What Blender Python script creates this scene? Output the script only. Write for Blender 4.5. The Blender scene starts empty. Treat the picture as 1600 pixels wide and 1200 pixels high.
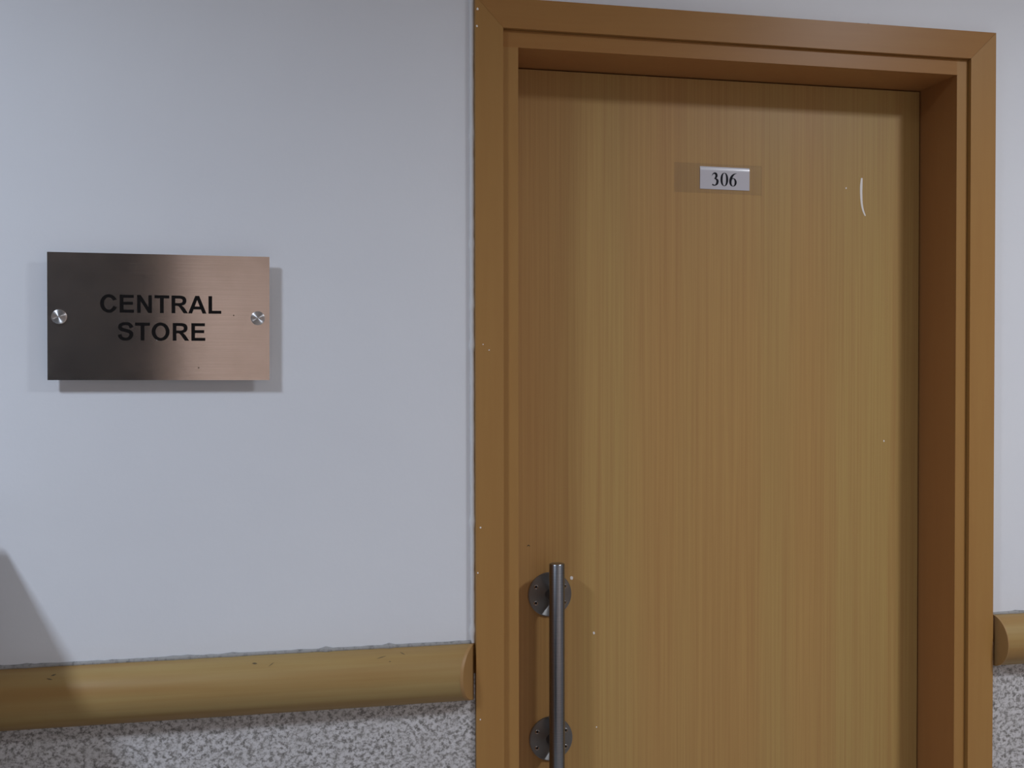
import bpy, bmesh, math, random
from mathutils import Vector, Matrix
random.seed(7)
PI = math.pi
ZC = 1.385                       # height of the lens above the floor

# ------------------------------------------------------------------ camera, world, exposure
S = bpy.context.scene
COL = S.collection
YAW, PITCH, ROLL, F = 0.2058, -0.0144, -0.0012, 1650.0
fw = Vector((math.sin(YAW)*math.cos(PITCH), math.cos(YAW)*math.cos(PITCH), math.sin(PITCH)))
rt = fw.cross(Vector((0, 0, 1))).normalized()
up = rt.cross(fw)
c_, s_ = math.cos(ROLL), math.sin(ROLL)
rt, up = rt*c_ + up*s_, up*c_ - rt*s_
cd = bpy.data.cameras.new('camera')
cam = bpy.data.objects.new('camera', cd)
COL.objects.link(cam)
cd.sensor_fit = 'HORIZONTAL'
cd.sensor_width = 36.0
cd.lens = 36.0*F/1600.0
cd.clip_start = 0.02
M = Matrix((rt, up, -fw)).transposed().to_4x4()
M.translation = Vector((-0.3173, -1.8312, ZC))
cam.matrix_world = M
S.camera = cam

w = bpy.data.worlds.new('world')
S.world = w
w.use_nodes = True
w.node_tree.nodes['Background'].inputs[0].default_value = (0.5, 0.5, 0.52, 1)
w.node_tree.nodes['Background'].inputs[1].default_value = 0.05
S.view_settings.view_transform = 'Standard'
S.view_settings.look = 'None'
S.view_settings.gamma = 1.0
S.view_settings.use_curve_mapping = False
S.view_settings.exposure = 0.0

# ceiling lamps of the corridor: (x, y, watts, colour)
CEIL = 2.64
LAMPS = [(-1.57, -1.40, 29.5, (0.88, 0.99, 1.16)),
         (1.52, -1.50, 30.0, (0.95, 0.99, 1.06))]
LAMP_X, LAMP_Y = 0.15, 0.36

# ------------------------------------------------------------------ helpers
def link(name, me, parent=None, mat=None):
    o = bpy.data.objects.new(name, me)
    COL.objects.link(o)
    if parent is not None:
        o.parent = parent
    if mat is not None:
        me.materials.append(mat)
    return o

def empty(name, loc=(0, 0, 0), parent=None):
    o = bpy.data.objects.new(name, None)
    COL.objects.link(o)
    o.location = loc
    if parent is not None:
        o.parent = parent
    return o

def tag(o, label=None, cat=None, group=None, kind=None):
    if label: o['label'] = label
    if cat: o['category'] = cat
    if group: o['group'] = group
    if kind: o['kind'] = kind
    return o

def done(bm, name, parent=None, mat=None, smooth=None, bevel=0.0, seg=2):
    if bevel > 0:
        es = [e for e in bm.edges if len(e.link_faces) == 2 and e.calc_face_angle(0) > 0.6]
        bmesh.ops.bevel(bm, geom=es, offset=bevel, segments=seg, affect='EDGES', profile=0.6)
    bmesh.ops.recalc_face_normals(bm, faces=bm.faces)
    me = bpy.data.meshes.new(name)
    bm.to_mesh(me)
    bm.free()
    if smooth is not None:
        me.shade_smooth() if hasattr(me, 'shade_smooth') else None
        for p in me.polygons:
            p.use_smooth = True
        me.set_sharp_from_angle(angle=smooth)
    return link(name, me, parent, mat)

def hexa(bm, f, b):
    """solid between two matching 4-point loops"""
    v = [bm.verts.new(p) for p in list(f) + list(b)]
    bm.faces.new(v[0:4]); bm.faces.new(v[4:8][::-1])
    for i in range(4):
        j = (i+1) % 4
        bm.faces.new((v[i], v[4+i], v[4+j], v[j]))

def box(bm, x0, x1, y0, y1, z0, z1):
    hexa(bm, [(x0, y0, z0), (x1, y0, z0), (x1, y0, z1), (x0, y0, z1)],
         [(x0, y1, z0), (x1, y1, z0), (x1, y1, z1), (x0, y1, z1)])

def lathe(bm, prof, n=48, axis='y', centre=(0, 0, 0)):
    """prof = [(radius, along)] ; axis along y points away from the wall when along is negative"""
    rings = []
    for r, a in prof:
        ring = []
        if r < 1e-7:
            p = {'y': (0, a, 0), 'z': (0, 0, a)}[axis]
            ring = [bm.verts.new(Vector(p) + Vector(centre))]
        else:
            for k in range(n):
                t = 2*PI*k/n
                p = {'y': (r*math.cos(t), a, r*math.sin(t)), 'z': (r*math.cos(t), r*math.sin(t), a)}[axis]
                ring.append(bm.verts.new(Vector(p) + Vector(centre)))
        rings.append(ring)
    for A, B in zip(rings[:-1], rings[1:]):
        if len(A) == 1 and len(B) == 1: continue
        for k in range(n):
            j = (k+1) % n
            if len(A) == 1: bm.faces.new((A[0], B[k], B[j]))
            elif len(B) == 1: bm.faces.new((A[k], A[j], B[0]))
            else: bm.faces.new((A[k], A[j], B[j], B[k]))

# ------------------------------------------------------------------ materials
def mat(name, col=(0.5, 0.5, 0.5), rough=0.5, metal=0.0, spec=0.5, coat=0.0, coat_rough=0.2, aniso=0.0):
    m = bpy.data.materials.new(name)
    m.use_nodes = True
    b = m.node_tree.nodes['Principled BSDF']
    b.inputs['Base Color'].default_value = (*col, 1)
    b.inputs['Roughness'].default_value = rough
    b.inputs['Metallic'].default_value = metal
    b.inputs['Specular IOR Level'].default_value = spec
    b.inputs['Coat Weight'].default_value = coat
    b.inputs['Coat Roughness'].default_value = coat_rough
    b.inputs['Anisotropic'].default_value = aniso
    return m

class G:
    """small node-graph writer"""
    def __init__(s, m):
        s.m = m; s.t = m.node_tree; s.n = s.t.nodes; s.b = s.n['Principled BSDF']
    def node(s, typ, **kw):
        n = s.n.new(typ)
        for k, v in kw.items():
            if isinstance(v, bpy.types.NodeSocket): s.t.links.new(v, n.inputs[k])
            elif k in n.inputs: n.inputs[k].default_value = v
            else: setattr(n, k, v)
        return n
    def coord(s, scale=(1, 1, 1), loc=(0, 0, 0), which='Object'):
        tc = s.node('ShaderNodeTexCoord')
        mp = s.node('ShaderNodeMapping')
        s.t.links.new(tc.outputs[which], mp.inputs['Vector'])
        mp.inputs['Scale'].default_value = scale
        mp.inputs['Location'].default_value = loc
        return mp.outputs[0]
    def noise(s, vec, scale, detail=4, rough=0.55, dist=0.0):
        n = s.node('ShaderNodeTexNoise', Scale=scale, Detail=detail, Roughness=rough, Distortion=dist)
        s.t.links.new(vec, n.inputs['Vector'])
        return n.outputs['Fac']
    def ramp(s, fac, stops, interp='LINEAR'):
        r = s.node('ShaderNodeValToRGB')
        r.color_ramp.interpolation = interp
        el = r.color_ramp.elements
        while len(el) < len(stops): el.new(0.5)
        for e, (p, c) in zip(el, stops):
            e.position = p
            e.color = (*c, 1) if len(c) == 3 else c
        s.t.links.new(fac, r.inputs[0])
        return r.outputs[0]
    def mix(s, fac, a, b, mode='MIX'):
        n = s.node('ShaderNodeMix', data_type='RGBA', blend_type=mode)
        for sock, v in ((n.inputs[0], fac), (n.inputs[6], a), (n.inputs[7], b)):
            if isinstance(v, bpy.types.NodeSocket): s.t.links.new(v, sock)
            elif isinstance(v, (int, float)): sock.default_value = v
            else: sock.default_value = (*v, 1)
        return n.outputs[2]
    def to(s, sock, name):
        s.t.links.new(sock, s.b.inputs[name])
    def bump(s, h, strength, dist):
        n = s.node('ShaderNodeBump', Strength=strength, Distance=dist)
        s.t.links.new(h, n.inputs['Height'])
        s.t.links.new(n.outputs[0], s.b.inputs['Normal'])

def g1(v): return (v, v, v)

# painted plaster
m_wall = mat('painted_plaster', (0.72, 0.735, 0.76), 0.45, spec=0.35)
g = G(m_wall)
v = g.coord()
big = g.noise(v, 2.2, 3)
g.to(g.mix(g.ramp(big, [(0.3, g1(0)), (0.7, g1(1))]), (0.70, 0.73, 0.785), (0.73, 0.76, 0.81)), 'Base Color')
fine = g.noise(v, 60, 5, 0.6)
med = g.noise(v, 9, 3)
add = g.node('ShaderNodeMath', operation='MULTIPLY_ADD')
g.t.links.new(med, add.inputs[0]); add.inputs[1].default_value = 3.0; g.t.links.new(fine, add.inputs[2])
g.bump(add.outputs[0], 0.22, 0.0012)

m_pinkwall = mat('cream_paint', (0.80, 0.63, 0.53), 0.5)
m_ceiling = mat('ceiling_paint', (0.75, 0.75, 0.74), 0.7)
g = G(m_ceiling); g.bump(g.noise(g.coord(), 40, 4), 0.2, 0.001)
g = G(m_pinkwall); g.bump(g.noise(g.coord(), 40, 4), 0.2, 0.001)

m_floor = mat('floor_tile', (0.42, 0.40, 0.37), 0.3)
g = G(m_floor)
g.to(g.mix(g.noise(g.coord(), 30, 6), (0.34, 0.32, 0.30), (0.50, 0.48, 0.45)), 'Base Color')

# speckled stone
m_stone = mat('speckled_stone', (0.5, 0.5, 0.5), 0.42)
g = G(m_stone)
v = g.coord((1, 1, 1.15))
n1 = g.noise(v, 112, 4.0, 0.70, 0.15)
n2 = g.noise(v, 210, 2.0, 0.6, 0.2)
n3 = g.noise(v, 38, 2)
base = g.ramp(n1, [(0.36, (0.14, 0.138, 0.135)), (0.445, (0.26, 0.25, 0.245)), (0.49, (0.47, 0.465, 0.475)), (0.58, (0.62, 0.615, 0.635))])
dk = g.ramp(n2, [(0.33, g1(0.42)), (0.43, g1(1.0))])
base = g.mix(0.75, base, dk, 'MULTIPLY')
base = g.mix(g.ramp(n3, [(0.35, g1(0)), (0.65, g1(0.3))]), base, (0.46, 0.45, 0.45))
g.to(base, 'Base Color')
g.bump(n1, 0.12, 0.0006)

def wood(name, dark, mid, light, gx, gz, rough, coat=0.25, axis='z', vary=1.0, bands=(8.0, 0.25), spec=0.25):
    """laminate with straight grain along one axis"""
    m = mat(name, mid, rough, spec=spec, coat=coat, coat_rough=0.3)
    g = G(m)
    def sc(a, b):
        return {'z': (a, a, b), 'x': (b, a, a)}[axis]
    fine = g.noise(g.coord(sc(gx, gz)), 1.0, 5, 0.62)
    streak = g.noise(g.coord(sc(gx*0.4, gz*0.4), (3.1, 1.7, 0.4)), 1.0, 3, 0.5)
    band = g.noise(g.coord(sc(*bands), (0.7, 5.0, 2.0)), 1.0, 2, 0.5)
    c = g.mix(g.ramp(band, [(0.34, g1(0)), (0.66, g1(1))]), mid, light)
    c = g.mix(g.ramp(streak, [(0.36, g1(0.5*vary)), (0.58, g1(0))]), c, dark)
    c = g.mix(g.ramp(fine, [(0.35, g1(0.55*vary)), (0.58, g1(0))]), c, dark)
    g.to(c, 'Base Color')
    g.bump(fine, 0.08, 0.0004)
    return m

m_leaf = wood('door_laminate', (0.32, 0.16, 0.06), (0.435, 0.255, 0.090), (0.42, 0.29, 0.103), 420, 3.0, 0.42, 0.08, vary=0.6, bands=(4.5, 0.1))
m_frame = wood('varnished_frame_upright', (0.32, 0.16, 0.049), (0.35, 0.184, 0.056), (0.36, 0.20, 0.062), 90, 6, 0.40, 0.06, vary=0.5)
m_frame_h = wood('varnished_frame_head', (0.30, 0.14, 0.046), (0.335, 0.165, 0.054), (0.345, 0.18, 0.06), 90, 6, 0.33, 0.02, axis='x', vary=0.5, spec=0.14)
m_jamb = wood('varnished_jamb', (0.33, 0.145, 0.05), (0.36, 0.163, 0.055), (0.37, 0.178, 0.06), 90, 6, 0.45, 0.12, vary=0.5)
m_rail = wood('rail_wood_vinyl', (0.27, 0.155, 0.055), (0.32, 0.19, 0.065), (0.36, 0.26, 0.105), 120, 3.0, 0.5, 0.12, axis='x', vary=0.5, bands=(28.0, 2.0))
m_railcap = mat('rail_cap_vinyl', (0.42, 0.27, 0.10), 0.5)
g = G(m_railcap); g.to(g.mix(g.noise(g.coord(), 30, 3), (0.33, 0.19, 0.07), (0.36, 0.21, 0.08)), 'Base Color')

m_dirt = mat('grey_sealant', (0.30, 0.30, 0.31), 0.8)
g = G(m_dirt)
g.to(g.ramp(g.noise(g.coord((1, 1, 1)), 90, 5, 0.7), [(0.30, g1(0.13)), (0.5, g1(0.30))]), 'Base Color')
m_caulk = mat('white_caulk', (0.80, 0.80, 0.81), 0.55)
g = G(m_caulk); g.bump(g.noise(g.coord(), 120, 4), 0.5, 0.001)
m_caulkgrey = mat('grey_plaster_edge', (0.42, 0.46, 0.48), 0.8)
m_scuff = mat('dark_scuff', (0.10, 0.075, 0.04), 0.8)
m_white = mat('white_paint_mark', (0.80, 0.78, 0.76), 0.5)
m_black = mat('black_lettering', (0.006, 0.005, 0.005), 0.7, spec=0.12)
m_ink = mat('black_ink', (0.008, 0.008, 0.014), 0.6, spec=0.15)
m_hole = mat('dark_hole', (0.008, 0.008, 0.008), 0.6)
m_paper = mat('laminated_paper', (0.50, 0.50, 0.56), 0.3, coat=0.4, coat_rough=0.12)

# brushed plate metal: scratches run along x
m_plate = mat('brushed_plate', (0.60, 0.53, 0.49), 0.2, 1.0, aniso=0.9)
m_plate.node_tree.nodes['Principled BSDF'].inputs['Anisotropic Rotation'].default_value = 0.25
g = G(m_plate)
br = g.noise(g.coord((6, 1, 900)), 1.0, 4, 0.6)
blot = g.noise(g.coord((1, 1, 1)), 14, 4, 0.6)
c = g.mix(g.ramp(br, [(0.3, g1(0)), (0.7, g1(1))]), (0.76, 0.65, 0.585), (0.88, 0.77, 0.70))
c = g.mix(g.ramp(blot, [(0.30, g1(0.45)), (0.5, g1(0))]), c, (0.70, 0.59, 0.51))
g.to(c, 'Base Color')
g.to(g.ramp(blot, [(0.3, g1(0.21)), (0.7, g1(0.17))]), 'Roughness')
g.bump(br, 0.12, 0.0003)
tn = g.node('ShaderNodeTangent', direction_type='RADIAL', axis='Z')
g.t.links.new(tn.outputs[0], g.b.inputs['Tangent'])

def turned(name, col, rough, aniso=0.85):
    """lathe-turned face: fine circular grooves round the y axis"""
    m = mat(name, col, rough, 1.0, aniso=aniso)
    g = G(m)
    g.b.inputs['Anisotropic Rotation'].default_value = 0.25
    tn = g.node('ShaderNodeTangent', direction_type='RADIAL', axis='Y')
    g.t.links.new(tn.outputs[0], g.b.inputs['Tangent'])
    return m
m_turned = turned('turned_steel', (0.30, 0.30, 0.30), 0.46, 1.0)
m_cap = turned('turned_bright_steel', (0.70, 0.70, 0.71), 0.48, 1.0)

m_bar = mat('brushed_bar', (0.42, 0.41, 0.42), 0.30, 1.0)
g = G(m_bar)
br = g.noise(g.coord((1, 1, 900)), 1.0, 3, 0.6)
bl = g.noise(g.coord((1, 1, 1)), 400, 2, 0.5)
g.to(g.ramp(br, [(0.3, (0.19, 0.205, 0.23)), (0.7, (0.29, 0.31, 0.345))]), 'Base Color')
g.bump(bl, 0.10, 0.0002)
m_steel = mat('plain_steel', (0.55, 0.55, 0.55), 0.25, 1.0)
m_screwshine = mat('polished_screw', (0.7, 0.7, 0.7), 0.12, 1.0)

m_darkpaint = mat('dark_reflection_paint', (0.014, 0.014, 0.015), 0.6, spec=0.2)
m_caster = mat('grey_caster_paint', (0.34, 0.35, 0.36), 0.4)
m_emit = bpy.data.materials.new('lamp_diffuser'); m_emit.use_nodes = True
nt = m_emit.node_tree; nt.nodes.clear()
em = nt.nodes.new('ShaderNodeEmission'); out = nt.nodes.new('ShaderNodeOutputMaterial')
em.inputs[0].default_value = (0.96, 1.0, 1.06, 1); em.inputs[1].default_value = 8.0
nt.links.new(em.outputs[0], out.inputs[0])
m_lampring = mat('white_lamp_ring', (0.8, 0.8, 0.8), 0.4)

m_tape = bpy.data.materials.new('clear_tape'); m_tape.use_nodes = True
nt = m_tape.node_tree; nt.nodes.clear()
tr = nt.nodes.new('ShaderNodeBsdfTransparent'); tr.inputs[0].default_value = (0.998, 0.995, 0.965, 1)
gl = nt.nodes.new('ShaderNodeBsdfGlossy'); gl.inputs['Roughness'].default_value = 0.2
fr = nt.nodes.new('ShaderNodeFresnel'); fr.inputs[0].default_value = 1.35
mx = nt.nodes.new('ShaderNodeMixShader'); out = nt.nodes.new('ShaderNodeOutputMaterial')
nt.links.new(fr.outputs[0], mx.inputs[0]); nt.links.new(tr.outputs[0], mx.inputs[1])
nt.links.new(gl.outputs[0], mx.inputs[2]); nt.links.new(mx.outputs[0], out.inputs[0])

# ------------------------------------------------------------------ measured planes (x along the wall, z above floor)
X1, X2, X3, X4, W = 0.050, 0.0789, 0.9516, 0.9756, 1.030
ZT, ZG, ZB = ZC+0.6535, ZC+0.6007, ZC+0.5702
YW = 0.015            # plaster face behind the architrave
YJ = 0.0104           # face of the inner frame
YL = 0.1315           # face of the door leaf
XL, XR, YF = -4.2, 4.2, -2.6

# ------------------------------------------------------------------ the room
bm = bmesh.new()     # wall with the door opening
ox0, ox1, oz = X1, X4, ZG
for (a, b, c, d) in ((XL, ox0, 0, CEIL), (ox1, XR, 0, CEIL), (ox0, ox1, oz, CEIL)):
    box(bm, a, b, YW, 0.30, c, d)
tag(done(bm, 'wall_back', None, m_wall), 'pale blue-grey painted plaster wall around the wooden door', kind='structure')
wall = bpy.data.objects['wall_back']
# stone cladding under the handrail
for (a, b) in ((XL, -0.0005), (W+0.0005, XR)):
    bm = bmesh.new(); box(bm, a, b, YW-0.006, YW+0.002, 0.10, ZC-0.540)
    o = done(bm, 'stone_dado', wall, m_stone)
    o['label'] = 'grey and white speckled stone cladding below the handrail'
for (a, b) in ((XL, -0.0005), (W+0.0005, XR)):
    bm = bmesh.new(); box(bm, a, b, YW-0.010, YW+0.002, 0.0, 0.10)
    done(bm, 'skirting', wall, m_stone, bevel=0.002)

def bead(path, r0, name, m, parent, wob=0.3, lab=None, flat=1.0):
    """uneven bead of filler lying on the plaster along a path"""
    bm = bmesh.new(); rings = []
    p0, p1 = Vector(path[0]), Vector(path[1])
    L = (p1-p0).length; n = max(8, int(L/0.012)); d = (p1-p0).normalized()
    side = d.cross(Vector((0, -1, 0)))
    for i in range(n+1):
        p = p0 + d*(L*i/n) + side*random.uniform(-1, 1)*r0*wob*0.4
        r = r0*(1+random.uniform(-wob, wob))
        if random.random() < 0.06: r *= 1.5
        ring = [bm.verts.new(p + side*r*math.cos(t) + Vector((0, -1, 0))*r*flat*math.sin(t))
                for t in [PI*k/6 for k in range(7)]]
        rings.append(ring)
    for A, B in zip(rings[:-1], rings[1:]):
        for k in range(6): bm.faces.new((A[k], A[k+1], B[k+1], B[k]))
    o = done(bm, name, parent, m, smooth=1.0)
    if lab: o['label'] = lab
    return o
bead([(-0.0035, YW, ZC-0.487), (-0.0035, YW, ZT)], 0.0042, 'caulk_bead', m_caulk, wall, 0.12, 'white caulk bead left of the door frame')
bead([(W+0.0015, YW, ZC-0.487), (W+0.0015, YW, ZT)], 0.0024, 'caulk_bead', m_caulkgrey, wall, 0.3)
bead([(0.0, YW, ZT+0.001), (W, YW, ZT+0.001)], 0.0030, 'caulk_bead', m_caulkgrey, wall, 0.45, 'rough grey filler above the door frame')
bead([(-1.9, YW, ZC-0.4862), (-0.008, YW, ZC-0.4862)], 0.0042, 'sealant_line', m_dirt, wall, 0.13, 'grimy grey sealant along the handrail top')
bead([(W, YW, ZC-0.4862), (2.2, YW, ZC-0.4862)], 0.0036, 'sealant_line', m_dirt, wall, 0.15)

bm = bmesh.new(); box(bm, XL-0.1, XR+0.1, YF-0.1, 0.3, -0.1, 0.0)
tag(done(bm, 'floor', None, m_floor), 'stone tile corridor floor', kind='structure')
bm = bmesh.new(); box(bm, XL-0.1, XR+0.1, YF-0.1, 0.3, CEIL, CEIL+0.1)
tag(done(bm, 'ceiling', None, m_ceiling), 'white painted corridor ceiling', kind='structure')
bm = bmesh.new(); box(bm, XL-0.1, XL, YF, YW, 0, CEIL)
tag(done(bm, 'wall_left', None, m_wall), 'end wall of the corridor on the left', kind='structure')
bm = bmesh.new(); box(bm, XR, XR+0.1, YF, YW, 0, CEIL)
tag(done(bm, 'wall_right', None, m_wall), 'end wall of the corridor on the right', kind='structure')
bm = bmesh.new(); box(bm, XL, XR, YF-0.1, YF, 0, CEIL)
tag(done(bm, 'wall_front', None, m_pinkwall), 'cream painted corridor wall behind the camera', kind='structure')
# dark double door added behind the camera to darken half of the plate's reflection
d2 = tag(empty('reflection_door', (-1.75, YF, 0)), 'dark double door added behind the camera for the plate reflection', kind='structure')
for k in (0, 1):
    bm = bmesh.new(); box(bm, -0.9+0.9*k+0.003, 0.9*k-0.003, 0.001, 0.04, 0.005, 2.2)
    done(bm, 'door_leaf', d2, m_darkpaint, bevel=0.003)
for (a, b, c, d) in ((-0.97, -0.903, 0, 2.27), (0.903, 0.97, 0, 2.27), (-0.903, 0.903, 2.203, 2.27)):
    bm = bmesh.new(); box(bm, a, b, 0.001, 0.05, c, d)
    done(bm, 'frame_piece', d2, m_darkpaint, bevel=0.003)

# ------------------------------------------------------------------ door 1
door = tag(empty('door_1', (0, 0, 0)), 'light brown wood-grain laminate door in an orange-brown wooden frame', kind='structure')
# mitred architrave
def piece(name, f, y0, y1, m, bevel=0.0025, parent=door):
    bm = bmesh.new()
    hexa(bm, [(x, y0, z) for x, z in f], [(x, y1, z) for x, z in f])
    return done(bm, name, parent, m, smooth=0.5, bevel=bevel, seg=3)
e = 0.0002
piece('architrave', [(0, 0), (X1, 0), (X1, ZG-e), (0, ZT-e)], 0, YW+0.0, m_frame)
piece('architrave', [(X4, 0), (W, 0), (W, ZT-e), (X4, ZG-e)], 0, YW+0.0, m_frame)
piece('architrave', [(X1+e, ZG), (X4-e, ZG), (W-e, ZT), (e, ZT)], 0, YW+0.0, m_frame_h)
# jambs
gp = 0.0006
piece('jamb', [(X1+gp, 0), (X2, 0), (X2, ZB), (X1+gp, ZG-gp)], YJ, 0.29, m_jamb, 0.0015)
piece('jamb', [(X3, 0), (X4-gp, 0), (X4-gp, ZG-gp), (X3, ZB)], YJ, 0.29, m_jamb, 0.0015)
piece('jamb', [(X2, ZB), (X3, ZB), (X4-gp, ZG-gp), (X1+gp, ZG-gp)], YJ, 0.29, m_jamb, 0.0015)
# facings of the inner frame, a lighter veneer than the reveal
piece('frame_facing', [(X1+gp, 0), (X2, 0), (X2, ZB), (X1+gp, ZB)], YJ-0.0008, YJ, m_frame, 0.0003)
piece('frame_facing', [(X3, 0), (X4-gp, 0), (X4-gp, ZG-gp), (X3, ZG-gp)], YJ-0.0008, YJ, m_frame, 0.0003)
piece('frame_facing', [(X1+gp, ZB), (X3, ZB), (X3, ZG-gp), (X1+gp, ZG-gp)], YJ-0.0008, YJ, m_frame_h, 0.0003)
# leaf
bm = bmesh.new()
lx0, lx1, lz1 = X2+0.002, X3-0.0025, ZB-0.0025
box(bm, lx0, lx1, YL, YL+0.04, 0.008, lz1)
leaf = done(bm, 'door_leaf', door, m_leaf, smooth=0.5, bevel=0.002, seg=3)
leaf['label'] = 'vertical grained yellow-brown door leaf'
# stops behind the leaf keep the gap dark
for f in ([(X2, 0), (X2+0.012, 0), (X2+0.012, ZB), (X2, ZB)], [(X3-0.012, 0), (X3, 0), (X3, ZB), (X3-0.012, ZB)],
          [(X2+0.012, ZB-0.012), (X3-0.012, ZB-0.012), (X3-0.012, ZB), (X2+0.012, ZB)]):
    piece('door_stop', f, YL+0.042, 0.25, m_jamb, 0.001)

def flat_shape(bm, pts, y, t):
    vs = [bm.verts.new((x, y, z)) for x, z in pts]
    f = bm.faces.new(vs)
    r = bmesh.ops.extrude_face_region(bm, geom=[f])
    bmesh.ops.translate(bm, vec=(0, -t, 0), verts=[q for q in r['geom'] if isinstance(q, bmesh.types.BMVert)])

# white scratch and paint specks on the leaf
def ribbon_outline(P, n=10):
    """P=[(x,z,width)] -> smooth closed outline"""
    pts = []
    m = len(P)
    for i in range(m-1):
        a = P[max(i-1, 0)]; b = P[i]; c = P[i+1]; d = P[min(i+2, m-1)]
        for k in range(n):
            t = k/n
            q = [0.5*((2*b[j]) + (-a[j]+c[j])*t + (2*a[j]-5*b[j]+4*c[j]-d[j])*t*t + (-a[j]+3*b[j]-3*c[j]+d[j])*t**3) for j in range(3)]
            pts.append(q)
    pts.append(list(P[-1]))
    L, R = [], []
    for i, p in enumerate(pts):
        q0 = pts[max(i-1, 0)]; q1 = pts[min(i+1, len(pts)-1)]
        dx, dz = q1[0]-q0[0], q1[1]-q0[1]; l = math.hypot(dx, dz) or 1
        nx, nz = -dz/l, dx/l; h = max(p[2], 0)/2
        L.append((p[0]+nx*h, p[1]+nz*h)); R.append((p[0]-nx*h, p[1]-nz*h))
    return L, R
def ribbon(bm, P, y, t, T=lambda x, z: (x, z), n=10):
    L, R = ribbon_outline(P, n)
    fr = [[bm.verts.new((*[(T(*q))[0]], y-t, (T(*q))[1])) for q in side] for side in (L, R)]
    bk = [[bm.verts.new((*[(T(*q))[0]], y, (T(*q))[1])) for q in side] for side in (L, R)]
    N = len(L)
    for i in range(N-1):
        bm.faces.new((fr[0][i], fr[1][i], fr[1][i+1], fr[0][i+1]))
        bm.faces.new((fr[0][i], fr[0][i+1], bk[0][i+1], bk[0][i]))
        bm.faces.new((fr[1][i+1], fr[1][i], bk[1][i], bk[1][i+1]))
    bm.faces.new((fr[0][0], bk[0][0], bk[1][0], fr[1][0]))
    bm.faces.new((fr[0][-1], fr[1][-1], bk[1][-1], bk[0][-1]))

bm = bmesh.new()
ribbon(bm, [(0.8197, ZC+0.387, 0.0036), (0.8185, ZC+0.372, 0.0052), (0.8184, ZC+0.355, 0.0050), (0.8198, ZC+0.335, 0.0042),
            (0.8230, ZC+0.321, 0.0036), (0.8278, ZC+0.3105, 0.0024)], YL, 0.0004)
o = done(bm, 'paint_streak', door, m_white); o['label'] = 'thin curved white paint streak at upper right of the leaf'
for (x, z, r) in ((0.7849, 0.3654, 0.0016), (0.2091, -0.403, 0.0034), (0.2539, -0.5117, 0.0022), (0.8715, -0.1489, 0.0015), (0.2591, -0.6952, 0.0013)):
    bm = bmesh.new()
    pts = [(x+r*random.uniform(0.7, 1.1)*math.cos(t), ZC+z+r*random.uniform(0.8, 1.5)*math.sin(t)) for t in [2*PI*k/10 for k in range(10)]]
    flat_shape(bm, pts, YL, 0.0004)
    done(bm, 'paint_speck', door, m_white)
bm = bmesh.new()
ribbon(bm, [(0.1215, ZC-0.3392, 0.0006), (0.1230, ZC-0.3372, 0.0016), (0.1252, ZC-0.3372, 0.0018), (0.1272, ZC-0.3395, 0.0006)], YL, 0.0004)
done(bm, 'dark_nick', door, m_scuff)
for (x, z, r) in ((0.008, -0.28, 0.0016), (0.013, 0.043, 0.0012), (0.024, 0.033, 0.0012), (0.003, -0.36, 0.0014), (0.004, 0.63, 0.0022), (0.003, 0.60, 0.0020), (0.007, -0.62, 0.0014)):
    bm = bmesh.new()
    flat_shape(bm, [(x+r*math.cos(t)*random.uniform(.7, 1.1), ZC+z+r*math.sin(t)*random.uniform(.8, 1.3)) for t in [2*PI*k/8 for k in range(8)]], 0.0, 0.0004)
    done(bm, 'paint_speck', door, m_white)

# pull handle: bar, two flanges on posts, screws
handle = empty('pull_handle', (0.1666, YL, ZC), door)
handle['label'] = 'long brushed steel pull handle on two round flanges'
YB = 0.078 - YL
bm = bmesh.new()
lathe(bm, [(0, -0.790), (0.0133, -0.790), (0.0146, -0.7885), (0.0146, -0.3655), (0.0136, -0.3640), (0, -0.3640)], 40, 'z', (0, YB, 0))
done(bm, 'bar', handle, m_bar, smooth=0.6)
for (dx, dz, rot) in ((-0.0011, -0.4322, 0.0), (0.0010, -0.7100, 0.25)):
    bm = bmesh.new()
    lathe(bm, [(0, -0.0062), (0.030, -0.0056), (0.0405, -0.0048), (0.0424, -0.0034), (0.0424, 0)], 64)
    fl = done(bm, 'flange', handle, m_turned, smooth=0.5); fl.location = (dx, 0, dz); fl.rotation_euler.y = rot
    bm = bmesh.new()
    lathe(bm, [(0.0105, -0.0055), (0.0105, YB+0.006), (0, YB+0.006)], 24)
    po = done(bm, 'post', handle, m_bar, smooth=0.6); po.location = (dx, 0, dz)
    for a in (28, 150, 208, 330):
        a = math.radians(a)
        bm = bmesh.new()
        lathe(bm, [(0.0042, -0.0044), (0.0041, -0.0066), (0.0031, -0.0074), (0.0024, -0.0066)], 20)
        s1 = done(bm, 'screw', handle, m_screwshine, smooth=0.5)
        s1.location = (dx+0.0320*math.cos(a), 0, dz+0.0320*math.sin(a))
        bm = bmesh.new(); lathe(bm, [(0.0027, -0.0052), (0.0026, -0.0062), (0, -0.0060)], 12)
        s2 = done(bm, 'screw_socket', handle, m_hole); s2.location = s1.location

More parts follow.
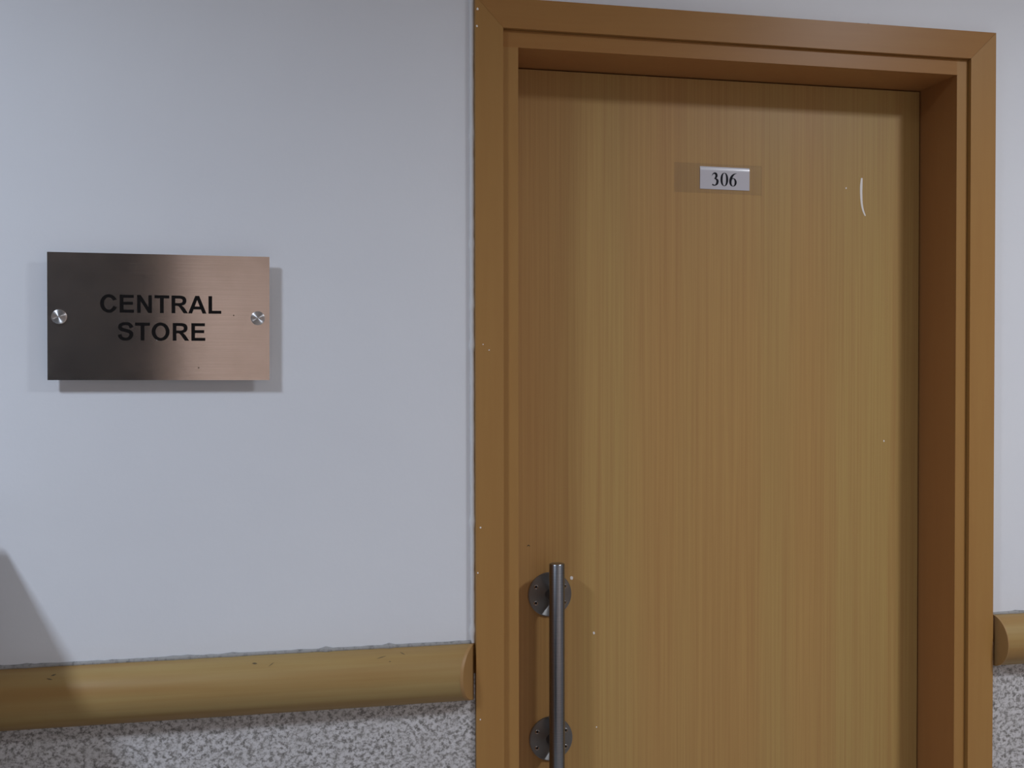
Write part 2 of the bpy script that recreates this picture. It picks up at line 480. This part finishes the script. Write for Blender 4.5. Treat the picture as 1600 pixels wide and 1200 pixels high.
# ------------------------------------------------------------------ glyphs
def bez(p0, p1, p2, p3, n=10):
    return [tuple((1-t)**3*p0[i]+3*(1-t)**2*t*p1[i]+3*(1-t)*t*t*p2[i]+t**3*p3[i] for i in (0, 1)) for t in [k/n for k in range(1, n+1)]]
def ell(cx, cy, rx, ry, a0=0, a1=360, n=48, p=2.0):
    o = []
    for k in range(n+(0 if abs(a1-a0) >= 360 else 1)):
        t = math.radians(a0+(a1-a0)*k/n)
        c, s = math.cos(t), math.sin(t)
        o.append((cx+rx*math.copysign(abs(c)**(2/p), c), cy+ry*math.copysign(abs(s)**(2/p), s)))
    return o
GL = {
 'E': (667, [[(73,0),(73,716),(604,716),(604,595),(217,595),(217,436),(577,436),(577,316),(217,316),(217,121),(617,121),(617,0)]]),
 'N': (722, [[(73,0),(73,716),(214,716),(507,238),(507,716),(641,716),(641,0),(496,0),(207,467),(207,0)]]),
 'T': (611, [[(233,0),(233,595),(21,595),(21,716),(590,716),(590,595),(378,595),(378,0)]]),
 'L': (611, [[(77,0),(77,714),(221,714),(221,121),(581,121),(581,0)]]),
 'A': (722, [[(718,0),(561,0),(498,163),(212,163),(153,0),(0,0),(279,716),(432,716)], [(451,283),(256,283),(353,549)]]),
 'R': (722, [[(73,0),(73,716),(377,716)]+bez((377,716),(560,716),(650,650),(650,513))+bez((650,513),(650,400),(585,335),(468,316))
              +bez((468,316),(530,280),(560,240),(605,172))+[(716,0),(543,0),(440,155)]+bez((440,155),(360,275),(345,299),(250,299))+[(217,299),(217,0)],
             [(217,413),(324,413)]+bez((324,413),(450,413),(502,430),(502,507))+bez((502,507),(502,580),(450,595),(335,595))+[(217,595)]]),
 'C': (722, [ell(377,358,330,370,25,338,48)+ell(377,358,181,246,337,31,48)]),
 'O': (778, [ell(388,358,344,371), ell(388,358,196,247)]),
}
S_RIB = [(548,512,150),(522,590,136),(440,655,124),(325,668,120),(205,650,124),(136,595,140),(118,530,146),(150,460,146),(240,420,138),(350,392,134),
         (460,358,142),(532,300,148),(545,215,148),(510,125,138),(430,68,124),(325,50,120),(205,70,126),(130,140,142),(104,235,146)]
R3A = [(28,500,10),(70,585,42),(150,640,72),(235,628,110),(285,560,130),(283,480,125),(235,405,90),(165,350,22)]
R3B = [(165,352,20),(255,345,70),(335,285,125),(350,195,135),(315,95,115),(235,28,62),(150,15,55),(85,38,78),(52,68,60)]
R6 = [(105,215,135),(112,330,138),(160,460,132),(240,568,100),(350,645,50),(478,686,8)]

def contour_mesh(bm, contours, T, y, t):
    cu = bpy.data.curves.new('tmp', 'CURVE'); cu.dimensions = '2D'; cu.fill_mode = 'BOTH'; cu.extrude = t/2
    for c in contours:
        sp = cu.splines.new('POLY'); sp.points.add(len(c)-1)
        for q, (a, b) in zip(sp.points, c):
            X, Z = T(a, b); q.co = (X, Z, 0, 1)
        sp.use_cyclic_u = True
    ob = bpy.data.objects.new('tmp', cu); COL.objects.link(ob)
    bpy.context.view_layer.update()
    me = bpy.data.meshes.new_from_object(ob.evaluated_get(bpy.context.evaluated_depsgraph_get()))
    me.transform(Matrix(((1, 0, 0, 0), (0, 0, -1, y-t/2), (0, 1, 0, 0), (0, 0, 0, 1))))
    bm.from_mesh(me)
    bpy.data.objects.remove(ob); bpy.data.curves.remove(cu); bpy.data.meshes.remove(me)

def glyph(ch, x, z, em, y, t, parent, m, name, sx=1.0):
    k = em/1000
    T = lambda a, b: (x+a*k*sx, z+b*k)
    bm = bmesh.new()
    if ch in GL: contour_mesh(bm, GL[ch][1], T, y, t); adv = GL[ch][0]
    elif ch == 'S': ribbon(bm, S_RIB, y, t, T); adv = 667
    elif ch == '0': contour_mesh(bm, [ell(250,338,226,350,p=2.15), ell(250,338,100,322,p=2.3)], T, y, t); adv = 500
    elif ch == '3': ribbon(bm, R3A, y, t, T); ribbon(bm, R3B, y, t*0.9, T); adv = 500
    elif ch == '6':
        contour_mesh(bm, [ell(258,210,218,224), ell(262,206,92,190)], T, y, t*0.9); ribbon(bm, R6, y, t, T); adv = 500
    done(bm, name, parent, m)
    return adv*k*sx

# ------------------------------------------------------------------ metal sign
YP = -0.0085                          # front of the plate
PX, PZ = -0.5280, ZC+0.0855
sign = tag(empty('wall_sign', (PX, YW, PZ)), 'brushed metal wall plate lettered CENTRAL STORE on two round studs', 'sign')
PHI = 0.0035
sign.rotation_euler.y = PHI           # hangs a hair clockwise
yl = YP-YW
bm = bmesh.new(); box(bm, -0.1748, 0.1748, yl, yl+0.003, -0.1035, 0.1035)
done(bm, 'plate', sign, m_plate, smooth=0.5, bevel=0.0005, seg=2)
em = 0.0292/0.716
for word, xa, xb, zb in (('CENTRAL', -0.6222, -0.4315, 0.0925), ('STORE', -0.5948, -0.4573, 0.0472)):
    n = len(word)
    adv = [GL[c][0] if c in GL else 667 for c in word]
    lsb = {'C': 47, 'S': 36}[word[0]]; rsb = 30 if word[-1] == 'L' else 50
    total = (sum(adv)-lsb-rsb)*em/1000
    extra = ((xb-xa)-total)/(n-1)
    x = xa-PX-lsb*em/1000
    for ch in word:
        x += glyph(ch, x, ZC+zb-PZ, em, yl, 0.0003, sign, m_black, 'letter') + extra
for (sx, sz) in ((-0.1568, 0.0), (0.1558, 0.0)):
    st = empty('stud', (sx, 0, sz+(0.0005 if sx > 0 else -0.0008)), sign)
    bm = bmesh.new(); lathe(bm, [(0.0085, -0.0005), (0.0085, yl+0.003), (0, yl+0.003)], 24)
    done(bm, 'barrel', st, m_steel, smooth=0.6)
    bm = bmesh.new(); lathe(bm, [(0, yl-0.0062), (0.0095, yl-0.0052), (0.0112, yl-0.0042), (0.0115, yl-0.003), (0.0115, yl), (0, yl)], 48)
    cp = done(bm, 'cap', st, m_cap, smooth=0.35)
    cp.rotation_euler.x = random.uniform(-0.02, 0.02)
for (x, z, r) in ((0.1165, 0.0045, 0.0011), (0.060, -0.083, 0.0012), (-0.006, -0.0375, 0.0008)):
    bm = bmesh.new(); flat_shape(bm, [(x+r*math.cos(t), z+r*math.sin(t)) for t in [2*PI*k/8 for k in range(8)]], yl, 0.0002)
    done(bm, 'spot', sign, m_scuff if x > 0 else m_white)

# ------------------------------------------------------------------ number label on the door
lab = tag(empty('number_label', (0.5225, YL, ZC+0.3755)), 'small white laminated paper label reading 306, taped to the door', 'label')
lab.rotation_euler.y = 0.008
bm = bmesh.new()                     # clear tape first, wider than the paper
box(bm, -0.106, 0.078, -0.0003, -0.0001, -0.0305, 0.0275)
o = done(bm, 'clear_tape', lab, m_tape); o['label'] = 'strip of clear tape under the paper'
bm = bmesh.new()
N = 10; prof = []
for k in range(N+1):                 # the top edge stands off and curls back a little
    z = -0.0222+0.0444*k/N
    q = max(0.0, (z-0.0185)/0.0037)
    prof.append((-0.0012-0.0006*q+0.0018*q*q, z))
fr_ = [[bm.verts.new((x, y, z)) for (y, z) in prof] for x in (-0.0522, 0.0520)]
bk_ = [[bm.verts.new((x, -0.0004, z)) for (y, z) in prof] for x in (-0.0522, 0.0520)]
for k in range(N):
    bm.faces.new((fr_[0][k], fr_[1][k], fr_[1][k+1], fr_[0][k+1]))
    bm.faces.new((bk_[0][k], bk_[0][k+1], bk_[1][k+1], bk_[1][k]))
    for s in (0, 1): bm.faces.new((fr_[s][k], fr_[s][k+1], bk_[s][k+1], bk_[s][k]))
bm.faces.new((fr_[0][0], bk_[0][0], bk_[1][0], fr_[1][0])); bm.faces.new((fr_[0][N], fr_[1][N], bk_[1][N], bk_[0][N]))
done(bm, 'paper', lab, m_paper, smooth=0.8)
em = 0.0377; x = 0.4951-0.5225-0.0010
for ch in '306':
    x += glyph(ch, x, 0.3606-0.3755, em, -0.0012, 0.0002, lab, m_ink, 'digit', 0.955)

# ------------------------------------------------------------------ handrails
RR, RZ = 0.050, ZC-0.5372
def rail_ring(bm, x, k, y0=YW, n=24, r=RR, sgn=1):
    """half-round section; k shears the end so a cut may lean"""
    return [bm.verts.new((x+k*math.sin(t)*r, y0-r*math.sin(t), RZ+r*math.cos(t))) for t in [PI*i/n for i in range(n+1)]]
def handrail(xa, ka, xb, kb, label, scuffs, cap_at):
    root = tag(empty('handrail', ((xa+xb)/2, YW, RZ)), label, 'handrail')
    inv = Vector((-(xa+xb)/2, -YW, -RZ))
    bm = bmesh.new()
    A, B = rail_ring(bm, xa, ka), rail_ring(bm, xb, kb)
    for i in range(len(A)-1): bm.faces.new((A[i], A[i+1], B[i+1], B[i]))
    bm.faces.new(A[::-1]); bm.faces.new(B); bm.faces.new((A[0], B[0], B[-1], A[-1]))
    bmesh.ops.translate(bm, vec=inv, verts=bm.verts)
    done(bm, 'rail', root, m_rail, smooth=0.7)
    bm = bmesh.new()
    x, k, s = (xa, ka, -1) if cap_at == 'a' else (xb, kb, 1)
    t = 0.0022
    if k > -0.5:
        rings = [rail_ring(bm, x+s*0.0001, k, r=RR*1.012), rail_ring(bm, x+s*t, k, r=RR*1.012), rail_ring(bm, x+s*t*1.3, k, r=RR*0.985)]
    else:
        rings = [rail_ring(bm, x+0.0001, k, r=RR*1.006), rail_ring(bm, x+0.0042, k, r=RR*1.0), rail_ring(bm, x+0.0055, k*1.0, r=RR*0.985)]
    for P, Q in zip(rings[:-1], rings[1:]):
        for i in range(len(P)-1): bm.faces.new((P[i], P[i+1], Q[i+1], Q[i]))
    bm.faces.new(rings[0][::-1]); bm.faces.new(rings[-1])
    bmesh.ops.translate(bm, vec=inv, verts=bm.verts)
    done(bm, 'end_cap', root, m_railcap, smooth=0.5)
    for (x, th, dx, dth, wd) in scuffs:     # scuff: short dark smear wrapped on the rail
        bm = bmesh.new(); r = RR+0.0003; prev = None; n = 6
        for i in range(n+1):
            u = i/n; hw = wd*math.sin(PI*min(max(u, 0.08), 0.92))
            xx = x+dx*u; t0 = th+dth*u
            pts = [bm.verts.new((xx, YW-r*math.sin(q), RZ+r*math.cos(q))) for q in (t0-hw/r, t0+hw/r)]
            if prev: bm.faces.new((prev[0], prev[1], pts[1], pts[0]))
            prev = pts
        bmesh.ops.translate(bm, vec=inv, verts=bm.verts)
        done(bm, 'scuff', root, m_scuff)
    return root
handrail(-3.6, 0, -0.0050, -0.60, 'half-round wood-look handrail left of the door, partly in shadow',
         [(-0.384, 0.55, 0.008, 0.02, 0.0018), (-0.357, 0.72, 0.009, -0.16, 0.0008), (-0.176, 0.66, 0.016, -0.10, 0.0007),
          (-0.135, 0.42, 0.008, 0.13, 0.0010), (-0.156, 0.80, 0.004, 0.0, 0.0007), (-0.700, 0.60, 0.007, -0.05, 0.0016), (-0.706, 0.70, 0.009, 0.05, 0.0010)], 'b')
handrail(1.0400, 0, 3.6, 0, 'short visible stretch of handrail right of the door frame, flat end facing the door', [], 'a')

# ------------------------------------------------------------------ box added out of view on the left: its top casts the slanting shadow
caster = tag(empty('shadow_caster', (-1.31, -0.05, 0)), 'low grey box added out of view on the left to cast the slanting shadow', 'shadow_caster')
CH = ZC-0.224
bm = bmesh.new(); box(bm, -0.50, 0.50, -0.42, 0.0, 0.0, CH)
done(bm, 'body', caster, m_caster, bevel=0.003)
for s in (-1, 1):
    bm = bmesh.new(); box(bm, min(0.003*s, 0.49*s), max(0.003*s, 0.49*s), -0.4385, -0.4205, 0.06, CH-0.01)
    dr = done(bm, 'caster_door', caster, m_caster, bevel=0.002)
    bm = bmesh.new(); box(bm, min(0.03*s, 0.045*s), max(0.03*s, 0.045*s), -0.455, -0.4385, 0.6, 0.75)
    done(bm, 'caster_pull', dr, m_steel, bevel=0.003)

# ------------------------------------------------------------------ ceiling lamps
for i, (x, y, p, c) in enumerate(LAMPS):
    t = tag(empty('ceiling_light', (x, y, CEIL)), ('slim white ceiling lamp left of the door' if i == 0 else 'slim white ceiling lamp right of the door'), 'ceiling light')
    a, b = LAMP_X/2, LAMP_Y/2
    bm = bmesh.new()
    for (x0, x1, y0, y1) in ((-a-0.02, -a, -b-0.02, b+0.02), (a, a+0.02, -b-0.02, b+0.02), (-a, a, -b-0.02, -b), (-a, a, b, b+0.02)):
        box(bm, x0, x1, y0, y1, -0.012, 0.0)
    done(bm, 'frame', t, m_lampring)
    bm = bmesh.new(); box(bm, -a, a, -b, b, -0.006, 0.0)
    done(bm, 'diffuser', t, m_emit)
    ld = bpy.data.lights.new('lamp_light', 'AREA'); ld.shape = 'RECTANGLE'; ld.size = LAMP_X; ld.size_y = LAMP_Y
    ld.energy = p; ld.color = c; ld.spread = math.radians(160)
    lo = bpy.data.objects.new('lamp_light', ld); COL.objects.link(lo)
    lo.location = (x, y, CEIL-0.013)
